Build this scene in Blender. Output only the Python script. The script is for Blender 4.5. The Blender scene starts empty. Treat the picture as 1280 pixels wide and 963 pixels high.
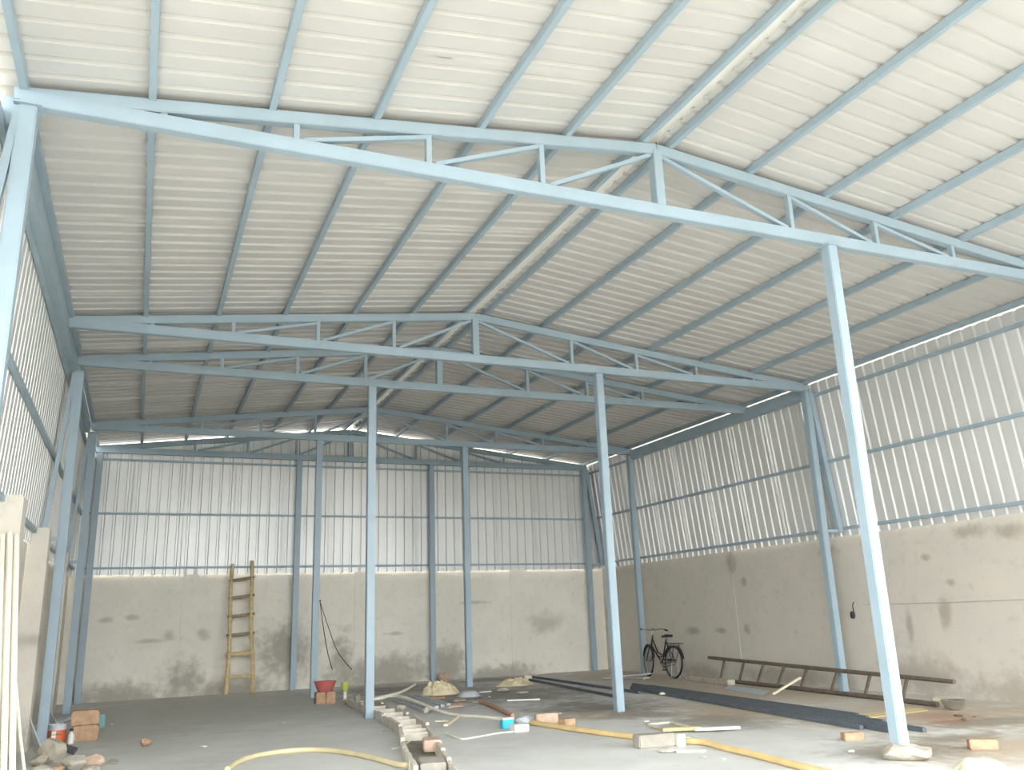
import bpy, bmesh, math, random
from mathutils import Vector, Matrix, noise
from math import sin, cos, pi, radians, sqrt, atan2
random.seed(7)
sc = bpy.context.scene
COL = sc.collection

# ---------------------------------------------------------------- camera
YAW, PITCH, ROLL, FPX, CAMH = 0.4108, 0.2662, -0.0358, 1064.35, 1.3733
FW = Vector((sin(YAW)*cos(PITCH), cos(YAW)*cos(PITCH), sin(PITCH)))
R0 = Vector((cos(YAW), -sin(YAW), 0)); U0 = R0.cross(FW)
RT = R0*cos(ROLL) + U0*sin(ROLL); UP = U0*cos(ROLL) - R0*sin(ROLL)
CAM = Vector((0, 0, CAMH))
cd = bpy.data.cameras.new('camera'); cam = bpy.data.objects.new('camera', cd); COL.objects.link(cam)
cd.sensor_width = 36; cd.sensor_fit = 'HORIZONTAL'; cd.lens = FPX*36/1280; cd.clip_start = .05; cd.clip_end = 300
cam.matrix_world = Matrix(((RT.x, UP.x, -FW.x, CAM.x), (RT.y, UP.y, -FW.y, CAM.y), (RT.z, UP.z, -FW.z, CAM.z), (0, 0, 0, 1)))
sc.camera = cam

# ---------------------------------------------------------------- sky and exposure
world = bpy.data.worlds.new('sky'); sc.world = world; world.use_nodes = True
wn = world.node_tree; wn.nodes.clear()
wo = wn.nodes.new('ShaderNodeOutputWorld'); wb = wn.nodes.new('ShaderNodeBackground')
wb.inputs[0].default_value = (0.93, 0.975, 1.0, 1); wb.inputs[1].default_value = 1.0
wn.links.new(wb.outputs[0], wo.inputs[0])
SUN = bpy.data.lights.new('sun', 'SUN'); SUN.energy = 7.0; SUN.angle = radians(6); SUN.color = (1.0, .96, .90)
so = bpy.data.objects.new('sun', SUN); COL.objects.link(so); so.location = (0, 40, 40)
so.rotation_euler = Vector((.10, -1.0, -.42)).to_track_quat('-Z', 'Y').to_euler()      # high sun behind the shed, over the back wall
sc.view_settings.view_transform = 'Standard'; sc.view_settings.look = 'None'
sc.view_settings.gamma = 1; sc.view_settings.use_curve_mapping = False
sc.view_settings.exposure = 3.18

# ---------------------------------------------------------------- building dimensions (metres)
XL, XR, XM = -1.04, 10.76, 4.43            # column lines and ridge
ZE, ZR = 5.16, 5.834                       # truss chord level at the eave and at the ridge
Y = [6.39, 11.52, 13.26, 17.70, 20.05]     # the five trusses
FRONT, BACK = 0.5, 20.42                   # extent of the roof; unseen front bay, left open and sized to let daylight in
LFRONT, RFRONT = 5.0, 2.0                 # where the side walls begin
PITCHR = 0.213                             # rib pitch of the sheets
SHW = 5*PITCHR
WALLZ = 2.62

def at(px, py, z=0.0):                     # point of the photograph -> place on the floor (or at height z)
    d = FW + RT*((px-640)/FPX) + UP*((481.5-py)/FPX)
    return CAM + d*((z-CAM.z)/d.z)
def zc(x):                                 # top chord centre height
    return ZE + (ZR-ZE)*(x-XL)/(XM-XL) if x <= XM else ZE + (ZR-ZE)*(XR-x)/(XR-XM)

# ---------------------------------------------------------------- materials
def lin(c):
    return tuple(((v/255)/12.92 if v/255 <= .04045 else ((v/255+.055)/1.055)**2.4) for v in c)
MATS = {}
def mat(name, rgb, rough=.7, var=.12, scale=6, metal=0.0, bump=0.0, spec=.4, rgb2=None, detail=4, stretch=None):
    if name in MATS: return MATS[name]
    m = bpy.data.materials.new(name); m.use_nodes = True; nt = m.node_tree
    b = nt.nodes['Principled BSDF']
    tc = nt.nodes.new('ShaderNodeNewGeometry')
    mp = nt.nodes.new('ShaderNodeMapping'); mp.inputs['Scale'].default_value = stretch or (1, 1, 1)
    nz = nt.nodes.new('ShaderNodeTexNoise'); nz.inputs['Scale'].default_value = scale; nz.inputs['Detail'].default_value = detail
    nt.links.new(tc.outputs['Position'], mp.inputs[0]); nt.links.new(mp.outputs[0], nz.inputs['Vector'])
    mx = nt.nodes.new('ShaderNodeMix'); mx.data_type = 'RGBA'
    c = lin(rgb); c2 = lin(rgb2) if rgb2 else tuple(v*(1-var*2) for v in c)
    mx.inputs[6].default_value = (*[min(1, v*(1+var)) for v in c], 1) if not rgb2 else (*c, 1)
    mx.inputs[7].default_value = (*c2, 1)
    rm = nt.nodes.new('ShaderNodeMapRange'); rm.inputs[1].default_value = .3; rm.inputs[2].default_value = .72
    nt.links.new(nz.outputs[0], rm.inputs[0]); nt.links.new(rm.outputs[0], mx.inputs[0])
    nt.links.new(mx.outputs[2], b.inputs['Base Color'])
    b.inputs['Roughness'].default_value = rough; b.inputs['Metallic'].default_value = metal
    b.inputs['Specular IOR Level'].default_value = spec
    if bump:
        n2 = nt.nodes.new('ShaderNodeTexNoise'); n2.inputs['Scale'].default_value = scale*8; n2.inputs['Detail'].default_value = 5
        nt.links.new(tc.outputs['Position'], n2.inputs['Vector'])
        bp = nt.nodes.new('ShaderNodeBump'); bp.inputs['Strength'].default_value = bump; bp.inputs['Distance'].default_value = .02
        nt.links.new(n2.outputs[0], bp.inputs['Height']); nt.links.new(bp.outputs[0], b.inputs['Normal'])
    MATS[name] = m
    return m
def stained(name, base, layers, rough=.85, base2=None, bump=.25, nscale=1.3, wetrough=None):
    """base colour mottled by noise, then stains: layers = (colour, strength, axes, [(c0,c1,r0,r1), ...])"""
    m = bpy.data.materials.new(name); m.use_nodes = True; nt = m.node_tree; L = nt.links.new
    b = nt.nodes['Principled BSDF']; geo = nt.nodes.new('ShaderNodeNewGeometry')
    sep = nt.nodes.new('ShaderNodeSeparateXYZ')
    def N(t): return nt.nodes.new(t)
    def mth(op, a, c):
        n = N('ShaderNodeMath'); n.operation = op
        for i, v in enumerate((a, c)):
            if isinstance(v, (int, float)): n.inputs[i].default_value = v
            else: L(v, n.inputs[i])
        return n.outputs[0]
    L(geo.outputs['Position'], sep.inputs[0])
    def noi(s, d=5, off=0):
        mp = N('ShaderNodeMapping'); mp.inputs['Location'].default_value = (off, off*.7, off*.3); L(geo.outputs['Position'], mp.inputs[0])
        n = N('ShaderNodeTexNoise'); n.inputs['Scale'].default_value = s; n.inputs['Detail'].default_value = d; n.inputs['Roughness'].default_value = .6
        L(mp.outputs[0], n.inputs['Vector']); return n.outputs[0]
    def rng(v, a, c, lo=0, hi=1):
        r = N('ShaderNodeMapRange'); r.inputs[1].default_value = a; r.inputs[2].default_value = c; r.inputs[3].default_value = lo; r.inputs[4].default_value = hi
        r.interpolation_type = 'SMOOTHSTEP'; L(v, r.inputs[0]); return r.outputs[0]
    def mix(f, a, c):
        x = N('ShaderNodeMix'); x.data_type = 'RGBA'
        L(f, x.inputs[0])
        for i, v in ((6, a), (7, c)):
            if isinstance(v, tuple): x.inputs[i].default_value = (*lin(v), 1)
            else: L(v, x.inputs[i])
        return x.outputs[2]
    col = mix(rng(noi(nscale), .32, .68), base, base2 or tuple(v*.9 for v in base))
    col = mix(rng(noi(nscale*5, 4, 3), .5, .85, 0, .4), col, tuple(v*.8 for v in base))
    ax = {'x': sep.outputs[0], 'y': sep.outputs[1], 'z': sep.outputs[2]}
    wob = mth('ADD', mth('MULTIPLY', noi(1.6, 6, 9), .5), mth('MULTIPLY', noi(5.5, 5, 2), .5)); wet = None
    for colr, strength, axes, blobs in layers:
        acc = None
        for c0, c1, r0, r1 in blobs:
            dx = mth('DIVIDE', mth('SUBTRACT', ax[axes[0]], c0), r0); dy = mth('DIVIDE', mth('SUBTRACT', ax[axes[1]], c1), r1)
            d = mth('SQRT', mth('ADD', mth('MULTIPLY', dx, dx), mth('MULTIPLY', dy, dy)), 0)
            d = mth('ADD', d, mth('MULTIPLY', mth('SUBTRACT', wob, .5), 3.0))
            f = rng(d, .2, 1.25, strength, 0)
            acc = f if acc is None else mth('MAXIMUM', acc, f)
        col = mix(acc, col, colr)
        wet = acc if wet is None else mth('MAXIMUM', wet, acc)
    L(col, b.inputs['Base Color'])
    b.inputs['Specular IOR Level'].default_value = .35
    if wetrough is not None: L(rng(wet, 0, 1, rough, wetrough), b.inputs['Roughness'])
    else: b.inputs['Roughness'].default_value = rough
    bp = N('ShaderNodeBump'); bp.inputs['Strength'].default_value = bump; bp.inputs['Distance'].default_value = .02
    L(noi(14, 6, 5), bp.inputs['Height']); L(bp.outputs[0], b.inputs['Normal'])
    MATS[name] = m
    return m

M_STEEL = mat('blue_steel_paint', (159, 177, 187), .42, .04, 3, spec=.5)
M_SHEET = mat('zinc_sheet', (202, 200, 195), .45, .03, 1.2, metal=0.0, spec=.5)
M_WSHEET = mat('zinc_wall_sheet', (230, 229, 225), .45, .03, 1.0, metal=0.35, spec=.5)
M_CAP = mat('ridge_cap_sheet', (232, 230, 222), .4, .04, 2, metal=.1)
M_BACKWALL = stained('plaster_back', (236, 230, 217), [
    ((150, 145, 132), .75, 'xz', [(3.1, .85, .75, .75), (6.9, .35, .6, .55), (5.3, .25, 1.6, .45), (1.0, .25, .55, .5), (-.2, .05, 1.0, .32), (2.0, .05, 1.0, .35), (8.2, .05, 1.4, .25), (4.35, .6, .3, .6)]),
    ((176, 170, 156), .6, 'xz', [(-.6, 1.6, .18, .07), (-.1, 1.65, .16, .07), (.25, 1.15, .3, .06), (1.35, 1.25, .14, .14), (.65, 1.25, .16, .1), (7.6, 1.75, .4, .05), (9.5, 1.2, .6, .3), (5.6, 1.1, .25, .05)])],
    base2=(228,222,209))
M_RIGHTWALL = stained('plaster_right', (211, 203, 189), [
    ((158, 148, 132), .7, 'yz', [(9.0, 2.35, .35, .12), (8.4, 2.3, .3, .12), (9.9, 2.05, .12, .07), (9.5, 1.65, .1, .06), (14.75, 2.3, .16, .25), (14.4, 1.9, .1, .1), (14.45, 1.0, .12, .12), (16.3, .95, .25, .09), (15.3, .95, .18, .06), (12.0, 2.3, .3, .12), (9.7, 1.25, .12, .25), (10.4, 1.0, .08, .3)]),
    ((150, 140, 124), .6, 'yz', [(8.3, .12, 1.8, .33), (16.2, .1, .9, .22), (10.4, .3, 1.0, .3), (13.4, .1, 1.6, .2)])],
    base2=(206, 199, 187))
M_LEFTWALL = stained('plaster_left', (214, 207, 194), [((150, 145, 132), .6, 'yz', [(16, .2, 4, .3), (12.8, 1.3, .8, .1)])], base2=(204, 197, 185))
M_FLOOR = stained('concrete_floor', (216, 215, 209), [
    ((184, 182, 173), .8, 'xy', [(1.0, 16.6, 3.4, 3.6), (-.2, 14.0, 1.6, 1.8)]),
    ((186, 168, 144), .9, 'xy', [(10.2, 17.5, 1.6, 2.8), (9.8, 13.0, 1.7, 3.6), (9.4, 8.6, 2.2, 2.2), (7.8, 10.4, 1.1, 2.2), (6.2, 11.5, .9, 1.0), (8.0, 6.2, 1.6, 1.2)]),
    ((116, 112, 107), .9, 'xy', [(6.4, 15.6, 1.7, 2.6), (6.6, 12.4, 1.1, 1.2), (5.0, 18.4, 1.6, 1.4), (7.6, 19.3, 1.1, .8)]),
    ((140, 130, 116), .75, 'xy', [(6.9, 9.6, .9, .9), (6.9, 6.7, .8, .8), (7.9, 7.0, .9, .35), (6.6, 11.0, .9, .5), (9.2, 7.6, 1.0, .45)]),
    ((168, 104, 72), .45, 'xy', [(9.4, 8.3, .5, .45), (8.9, 7.9, .4, .2)])],
    rough=.82, base2=(202, 201, 196), wetrough=.5, bump=.18, nscale=.8)
M_GROUND = mat('outside_ground', (112, 108, 100), .9, .08, .6)
M_CONC = mat('grey_concrete', (184, 174, 158), .9, .12, 9, bump=.4)
M_LIGHTCONC = mat('pale_cement', (190, 183, 170), .9, .08, 9, bump=.3)
M_BRICK = mat('clay_brick', (190, 156, 126), .9, .12, 14, bump=.4)
M_PINKBRICK = mat('pale_pink_brick', (204, 174, 154), .9, .1, 14, bump=.4)
M_BAMBOO = mat('bamboo', (212, 188, 142), .6, .12, 12)
M_BAMBOO_OLD = mat('bamboo_rung', (158, 142, 116), .7, .15, 12)
M_DARKWOOD = mat('weathered_wood', (112, 100, 88), .8, .15, 10)
M_BLACK = mat('black_rubber', (38, 38, 42), .6, .1, 10)
M_BIKE = mat('black_enamel', (44, 42, 48), .35, .1, 10)
M_CHROME = mat('chrome', (205, 205, 208), .18, .03, 8, metal=1.0)
M_ALLOY = mat('dull_steel', (150, 150, 152), .35, .08, 8, metal=.8)
M_DARKSTEEL = mat('dark_steel', (96, 103, 112), .55, .12, 6, metal=0.0)
M_GREYSTEEL = mat('grey_galvanised', (196, 200, 203), .5, .1, 6, metal=.05)
M_WHITEPVC = mat('white_pvc', (238, 232, 214), .45, .05, 4)
M_YELLOWHOSE = mat('yellow_hose', (222, 194, 138), .5, .08, 5)
M_PALEHOSE = mat('cream_hose', (216, 202, 162), .5, .06, 5)
M_RUSTHOSE = mat('orange_hose', (196, 158, 128), .6, .1, 5)
M_SACK = mat('beige_sack', (236, 220, 184), .9, .1, 8, bump=.3)
M_YSACK = mat('cream_sack', (206, 202, 184), .8, .08, 3, rgb2=(204, 192, 126))
M_RED = mat('red_plastic', (190, 104, 98), .45, .08, 5)
M_GREEN = mat('lime_plastic', (176, 184, 100), .5, .08, 5)
M_CYAN = mat('cyan_plastic', (60, 190, 214), .4, .05, 5)
M_ORANGE = mat('orange_tin', (222, 112, 66), .45, .1, 9)
M_WHITE = mat('white_board', (224, 222, 214), .6, .05, 5)
M_CREAM = mat('cream_board', (226, 216, 190), .7, .08, 6)
M_PLANK = mat('pale_timber', (222, 198, 146), .75, .1, 9)
M_BLUEBOARD = mat('pale_blue_sheet', (186, 198, 206), .5, .06, 6)
M_CHAN = mat('channel_cement', (214, 206, 192), .9, .1, 9, bump=.3)
M_BLOCK = mat('block_cement', (168, 161, 149), .9, .1, 9, bump=.3)
M_BED = mat('dark_bed', (138, 130, 118), .9, .15, 9)
M_TEAL = mat('teal_plastic', (110, 150, 152), .5, .08, 6)

# ---------------------------------------------------------------- helpers
class MB:
    def __init__(s): s.v = []; s.f = []
    def add(s, vs, fs):
        o = len(s.v); s.v += [Vector(v) for v in vs]; s.f += [tuple(i+o for i in f) for f in fs]; return s
    def hexa(s, a):                        # 8 corners: bottom ring then top ring
        return s.add(a, [(3, 2, 1, 0), (4, 5, 6, 7), (0, 1, 5, 4), (1, 2, 6, 5), (2, 3, 7, 6), (3, 0, 4, 7)])
    def box(s, lo, hi):
        (a, b, c), (d, e, f) = lo, hi
        return s.hexa([(a, b, c), (d, b, c), (d, e, c), (a, e, c), (a, b, f), (d, b, f), (d, e, f), (a, e, f)])
    def bar(s, p, q, w, h, up=(0, 0, 1)):
        p, q, up = Vector(p), Vector(q), Vector(up); d = (q-p).normalized()
        sd = d.cross(up)
        if sd.length < 1e-4: sd = d.cross(Vector((0, 1, 0)))
        sd.normalize(); u = sd.cross(d)
        c = [(-1, -1), (1, -1), (1, 1), (-1, 1)]
        return s.hexa([p+sd*(x*w/2)+u*(z*h/2) for x, z in c] + [q+sd*(x*w/2)+u*(z*h/2) for x, z in c])
    def tube(s, pts, r, n=8, closed=False):
        pts = [Vector(p) for p in pts]; rs = r if isinstance(r, (list, tuple)) else [r]*len(pts)
        m = len(pts); up = None; o = len(s.v)
        for i, p in enumerate(pts):
            if closed: t = pts[(i+1) % m]-pts[i-1]
            else: t = pts[min(i+1, m-1)]-pts[max(i-1, 0)]
            t.normalize()
            if up is None:
                up = Vector((0, 0, 1)) if abs(t.z) < .9 else Vector((0, 1, 0))
            sd = t.cross(up).normalized(); up = sd.cross(t)
            for k in range(n):
                a = 2*pi*k/n; s.v.append(p+(sd*cos(a)+up*sin(a))*rs[i])
        for i in range(m if closed else m-1):
            j = (i+1) % m
            for k in range(n):
                l = (k+1) % n
                s.f.append((o+i*n+k, o+i*n+l, o+j*n+l, o+j*n+k))
        if not closed:
            s.f.append(tuple(o+k for k in range(n))[::-1]); s.f.append(tuple(o+(m-1)*n+k for k in range(n)))
        return s
    def lathe(s, prof, n=20, c=(0, 0, 0)):
        o = len(s.v); c = Vector(c)
        for r, z in prof:
            for k in range(n):
                a = 2*pi*k/n; s.v.append(c+Vector((r*cos(a), r*sin(a), z)))
        for i in range(len(prof)-1):
            for k in range(n):
                l = (k+1) % n; s.f.append((o+i*n+k, o+i*n+l, o+(i+1)*n+l, o+(i+1)*n+k))
        s.f.append(tuple(o+k for k in range(n))[::-1]); s.f.append(tuple(o+(len(prof)-1)*n+k for k in range(n)))
        return s
    def xf(s, M):
        s.v = [M @ v for v in s.v]; return s
    def mesh(s, name, m, org=(0, 0, 0), bevel=0, smooth=False):
        org = Vector(org); me = bpy.data.meshes.new(name)
        me.from_pydata([v-org for v in s.v], [], s.f); me.validate()
        bm = bmesh.new(); bm.from_mesh(me); bmesh.ops.recalc_face_normals(bm, faces=bm.faces)
        if bevel: bmesh.ops.bevel(bm, geom=bm.edges[:], offset=bevel, segments=2, affect='EDGES', clamp_overlap=True)
        bm.to_mesh(me); bm.free()
        if smooth:
            for p in me.polygons: p.use_smooth = True
            try: me.set_sharp_from_angle(angle=radians(40))
            except Exception: pass
        me.materials.append(m); return me
    def build(s, name, m, parent=None, org=None, bevel=0, smooth=False):
        """parent: its local origin is org; a top-level mesh gets its origin at the base centre"""
        if parent is not None:
            o2 = parent.matrix_world.translation if parent.parent is None else Vector(parent['org'])
            ob = bpy.data.objects.new(name, s.mesh(name, m, o2, bevel, smooth)); COL.objects.link(ob); ob.parent = parent
        else:
            if org is None:
                n = len(s.v); org = (sum(v.x for v in s.v)/n, sum(v.y for v in s.v)/n, min(v.z for v in s.v))
            ob = bpy.data.objects.new(name, s.mesh(name, m, org, bevel, smooth)); COL.objects.link(ob); ob.location = org
            ob.matrix_world = Matrix.Translation(org)
        return ob
def sub(s, name, m, part, org, bevel=0, smooth=False):    # a sub-part of a part whose local origin is org (world)
    ob = bpy.data.objects.new(name, s.mesh(name, m, org, bevel, smooth)); COL.objects.link(ob); ob.parent = part; return ob
def thing(name, label, cat, loc, group=None):
    o = bpy.data.objects.new(name, None); COL.objects.link(o); o.location = loc; o.matrix_world = Matrix.Translation(loc)
    o.empty_display_size = .2
    return tag(o, label, cat, group)
def tag(o, label, cat, group=None, kind=None):
    if label: o['label'] = label
    if cat: o['category'] = cat
    if group: o['group'] = group
    if kind: o['kind'] = kind
    return o
def struct(o, label=None):
    o['kind'] = 'structure'
    if label: o['label'] = label
    return o
def link(me, name, parent, loc, rot=None):
    o = bpy.data.objects.new(name, me); COL.objects.link(o); o.parent = parent
    o.location = Vector(loc) - parent.matrix_world.translation
    if rot: o.rotation_euler = rot
    return o
def smoothpath(pts, n=6):
    pts = [Vector(p) for p in pts]; out = []
    for i in range(len(pts)-1):
        a, b, c, d = pts[max(i-1, 0)], pts[i], pts[i+1], pts[min(i+2, len(pts)-1)]
        for k in range(n):
            t = k/n
            out.append(.5*((2*b)+(c-a)*t+(2*a-5*b+4*c-d)*t*t+(3*b-a-3*c+d)*t**3))
    return out+[pts[-1]]

# corrugated sheet: ribs along the length (local +Y), width along local X, ribs raised to local +Z
def profile(nrib=5):
    pr = [(0, 0)]
    for i in range(nrib):
        c = PITCHR*(i+.5)
        pr += [(c-.034, 0), (c-.018, .031), (c+.018, .031), (c+.034, 0)]
    return pr+[(PITCHR*nrib+.012, 0)]
def sheet_mesh(name, m, length, top=None, nrib=5):
    """top(s): length of the sheet at width s (for the sloping gable)"""
    pr = profile(nrib); mb = MB(); n = len(pr); t = .0016
    for z0 in (0, -t):
        for s, h in pr: mb.v.append(Vector((s, 0, h+z0)))
        for s, h in pr: mb.v.append(Vector((s, top(s) if top else length, h+z0)))
    for i in range(n-1):
        mb.f.append((i, i+1, n+i+1, n+i)); mb.f.append((2*n+i, 3*n+i, 3*n+i+1, 2*n+i+1))
        mb.f.append((i, 2*n+i, 2*n+i+1, i+1)); mb.f.append((n+i, n+i+1, 3*n+i+1, 3*n+i))
    mb.f.append((0, n, 3*n, 2*n)); mb.f.append((n-1, 3*n-1, 4*n-1, 2*n-1))
    return mb.mesh(name, m)

# ================================================================ SETTING
# ---- floor and ground outside
fb = MB()
fb.box((XL-.75, FRONT-.3, -.12), (XR+.9, BACK+.2, 0))
floor = struct(fb.build('floor', M_FLOOR), 'rough grey concrete floor with dark damp patches and sandy edges')
gb = MB().box((-70, -70, -.4), (80, 90, -.125))
struct(gb.build('ground', M_GROUND), 'pale dusty ground outside the open front of the shed')

# ---- roof (the ceiling): every sheet, purlin and the ridge cap are parts of it
ceiling = bpy.data.objects.new('ceiling', None); COL.objects.link(ceiling); ceiling.location = (XM, 10, 5.9); ceiling.matrix_world = Matrix.Translation((XM, 10, 5.9))
struct(ceiling, 'ribbed zinc sheet roof on blue purlins with a pale ridge strip')
PUR = .08
OFF = .055+PUR+.004
aL = atan2(ZR-ZE, XM-XL); aR = atan2(ZR-ZE, XR-XM)
PX = [-1.04, -.18, .72, 1.59, 2.56, 3.44, 4.29, 4.60, 5.58, 6.58, 7.54, 8.60, 9.63, 10.72]
for x in PX:
    z = zc(x)+.055+PUR/2
    mb = MB(); mb.bar((x, FRONT, z), (x, BACK-.05, z), .055, PUR)
    mb.build('purlin', M_STEEL, ceiling, bevel=.004)
def slope_sheet(x0, x1, side, lift=0):
    # mesh for one sheet running from the low end x0 to the high end x1
    a = aL if side < 0 else aR
    L = abs(x1-x0)/cos(a)
    return sheet_mesh('roof_sheet', M_SHEET, L)
XLO, XRO, LAP = -1.30, 11.02, 1.86
meL1 = slope_sheet(XLO, LAP+.12, -1); meL2 = slope_sheet(LAP, XM-.075, -1); meR = slope_sheet(XRO, XM+.075, 1)
nsh = int((BACK-FRONT)/SHW)+1
for i in range(nsh):
    y0 = BACK-(i+1)*SHW
    # left slope: local X -> +Y world needs the ribs up, so local Y (length) runs up the slope (+x), local X runs -y
    for me, x0, lift in ((meL1, XLO, 0), (meL2, LAP, .003)):
        o = link(me, 'roof_sheet', ceiling, (x0, y0+SHW, zc(XL)+(x0-XL)*math.tan(aL)+OFF+lift))
        o.rotation_euler = Matrix(((0, cos(aL), -sin(aL)), (-1, 0, 0), (0, sin(aL), cos(aL)))).to_euler()
    o = link(meR, 'roof_sheet', ceiling, (XRO, y0, zc(XR)-(XRO-XR)*math.tan(aR)+OFF))
    o.rotation_euler = Matrix(((0, -cos(aR), sin(aR)), (1, 0, 0), (0, sin(aR), cos(aR)))).to_euler()
cb = MB()
zt = ZR+OFF+.044
pr = [(-.24, -.24*math.tan(aL)), (-.03, 0), (.03, 0), (.24, -.24*math.tan(aR))]
for t in (0, .0016):
    for yy in (FRONT, BACK):
        for x, z in pr: cb.v.append(Vector((XM+x, yy, zt+z+t)))
for i in range(3):
    cb.f += [(i, i+1, 4+i+1, 4+i), (8+i, 12+i, 13+i, 9+i), (i, 8+i, 9+i, i+1), (4+i, 5+i, 13+i, 12+i)]
cb.f += [(0, 4, 12, 8), (3, 11, 15, 7)]
cb.build('ridge_cap', M_CAP, ceiling)

# ---- masonry walls
YB = 20.22
wb_ = MB().box((XL-.6, YB, -.1), (XR+.7, YB+.23, WALLZ))
wall_back = struct(wb_.build('wall_back', M_BACKWALL), 'plastered masonry back wall under vertical ribbed sheeting')
for x0, x1 in ((.86, 1.2), (4.62, 4.92), (8.55, 8.9)):
    MB().box((x0, YB-.022, -.05), (x1, YB+.02, WALLZ-.004)).build('pilaster', M_BACKWALL, wall_back, bevel=.006)
WRX = 11.22
wr = MB().box((WRX, RFRONT, -.1), (WRX+.23, 14.72, WALLZ))
wr.box((WRX-.007, 14.72, -.1), (WRX+.23, YB, WALLZ+.004))
wall_right = struct(wr.build('wall_right', M_RIGHTWALL), 'stained plaster right wall under leaning ribbed sheeting')
WLX = -1.36
wl = MB().box((WLX-.23, LFRONT, -.1), (WLX, YB, WALLZ-.04))
wall_left = struct(wl.build('wall_left', M_LEFTWALL), 'plastered left wall with square pilasters under ribbed sheeting')
for y0, y1, d in ((9.55, 9.9, .25), (12.55, 12.85, .24), (16.6, 16.9, .2)):
    MB().box((WLX-.02, y0, -.05), (WLX+d, y1, WALLZ+.08)).build('pilaster', M_LEFTWALL, wall_left, bevel=.012)
# ---- cladding sheets and girts
# right: leans in towards the eave
def side_sheets(parent, xb, xt, zb, ztop, sgn, y0):
    L = sqrt((xt-xb)**2+(ztop-zb)**2); me = sheet_mesh('wall_sheet', M_WSHEET, L)
    up = Vector((xt-xb, 0, ztop-zb)).normalized(); out = Vector((sgn*up.z, 0, -sgn*up.x))
    if out.x*sgn < 0: out = -out
    wdir = up.cross(out)                       # local X = Y x Z
    k = int((BACK-y0)/SHW)+1
    for i in range(k):
        ya = BACK-.05-(i+1)*SHW
        st = Vector((xb, ya if wdir.y > 0 else ya+SHW, zb))
        o = link(me, 'wall_sheet', parent, st)
        o.rotation_euler = Matrix(((wdir.x, up.x, out.x), (wdir.y, up.y, out.y), (wdir.z, up.z, out.z))).to_euler()
SRB, SRT = WRX-.032, 10.90
SLB, SLT = WLX+.034, -1.20
side_sheets(wall_right, SRB, SRT, WALLZ-.09, 5.25, 1, RFRONT)
side_sheets(wall_left, SLB, SLT, WALLZ-.14, 5.12, -1, LFRONT)
def gx_r(z): return SRB+(SRT-SRB)*(z-WALLZ)/(5.225-WALLZ)-.03
def gx_l(z): return SLB+(SLT-SLB)*(z-WALLZ)/(5.12-WALLZ)+.034
for z in (2.66, 3.83, 5.02):
    MB().bar((gx_r(z), RFRONT, z), (gx_r(z), YB-.1, z), .05, .05).build('girt', M_STEEL, wall_right, bevel=.003)
for z in (2.66, 3.78, 4.98):
    MB().bar((gx_l(z), LFRONT, z), (gx_l(z), YB-.1, z), .05, .06).build('girt', M_STEEL, wall_left, bevel=.003)
for z in (2.66, 3.81, 4.98):
    MB().bar((XL-.12, YB-.062, z), (XR+.1, YB-.062, z), .045, .045).build('girt', M_STEEL, wall_back, bevel=.003)
x = XL-.31; zb = WALLZ-.10
while x < XR+.1:
    def top(s, x0=x): return zc(min(max(x0+SHW-s, XL), XR))+.05-zb
    o = link(sheet_mesh('wall_sheet', M_WSHEET, 1, top), 'wall_sheet', wall_back, (x+SHW, YB-.034, zb))
    o.rotation_euler = Matrix(((-1, 0, 0), (0, 0, 1), (0, 1, 0))).to_euler()   # ribs stand out to the outside
    x += SHW

# ================================================================ STEEL FRAME
TRUSS_LABEL = ['nearest blue steel roof truss, high across the foreground', 'second blue roof truss from the front, ending on the strutted right column',
               'third blue roof truss from the front, close behind the second one', 'fourth blue roof truss, carried by two inner posts in front of the back wall',
               'blue roof truss standing directly against the back wall sheeting']
VL = [-.09, .92, 2.06, 3.16]; VR = [6.07, 7.26, 8.43, 9.62]
for yi, lab in zip(Y, TRUSS_LABEL):
    t = thing('roof_truss', lab, 'roof truss', (XM, yi, ZE), 'blue lattice roof trusses')
    for xe in (XL-.06, XR+.06):
        MB().bar((xe, yi, ZE+.02-.0*xe), (XM, yi, ZR), .09, .11).build('top_chord', M_STEEL, t, bevel=.006)
    MB().bar((XL-.02, yi-.002, ZE), (XR+.02, yi-.002, ZE), .094, .125).build('bottom_chord', M_STEEL, t, bevel=.006)
    MB().bar((XM, yi, ZE+.05), (XM, yi, ZR-.02), .1, .11, (0, 1, 0)).build('king_post', M_STEEL, t, bevel=.005)
    for xv in VL+VR:
        MB().bar((xv, yi, ZE+.04), (xv, yi, zc(xv)-.03), .05, .06, (0, 1, 0)).build('web_vertical', M_STEEL, t, bevel=.003)
    D = [(VL[1], 2.06), (VL[2], 3.16), (VL[3], XM)]
    for xb, xt in [(VL[1]+.06, VL[2]-.02), (VL[2]+.06, VL[3]-.02), (VL[3]+.08, XM-.06), (VR[0]-.06, XM+.06), (VR[1]-.08, VR[0]+.03), (VR[2]-.08, VR[1]+.03)]:
        MB().bar((xb, yi, ZE+.07), (xt, yi, zc(xt)-.06), .04, .05, (0, 1, 0)).build('web_diagonal', M_STEEL, t, bevel=.003)

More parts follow.
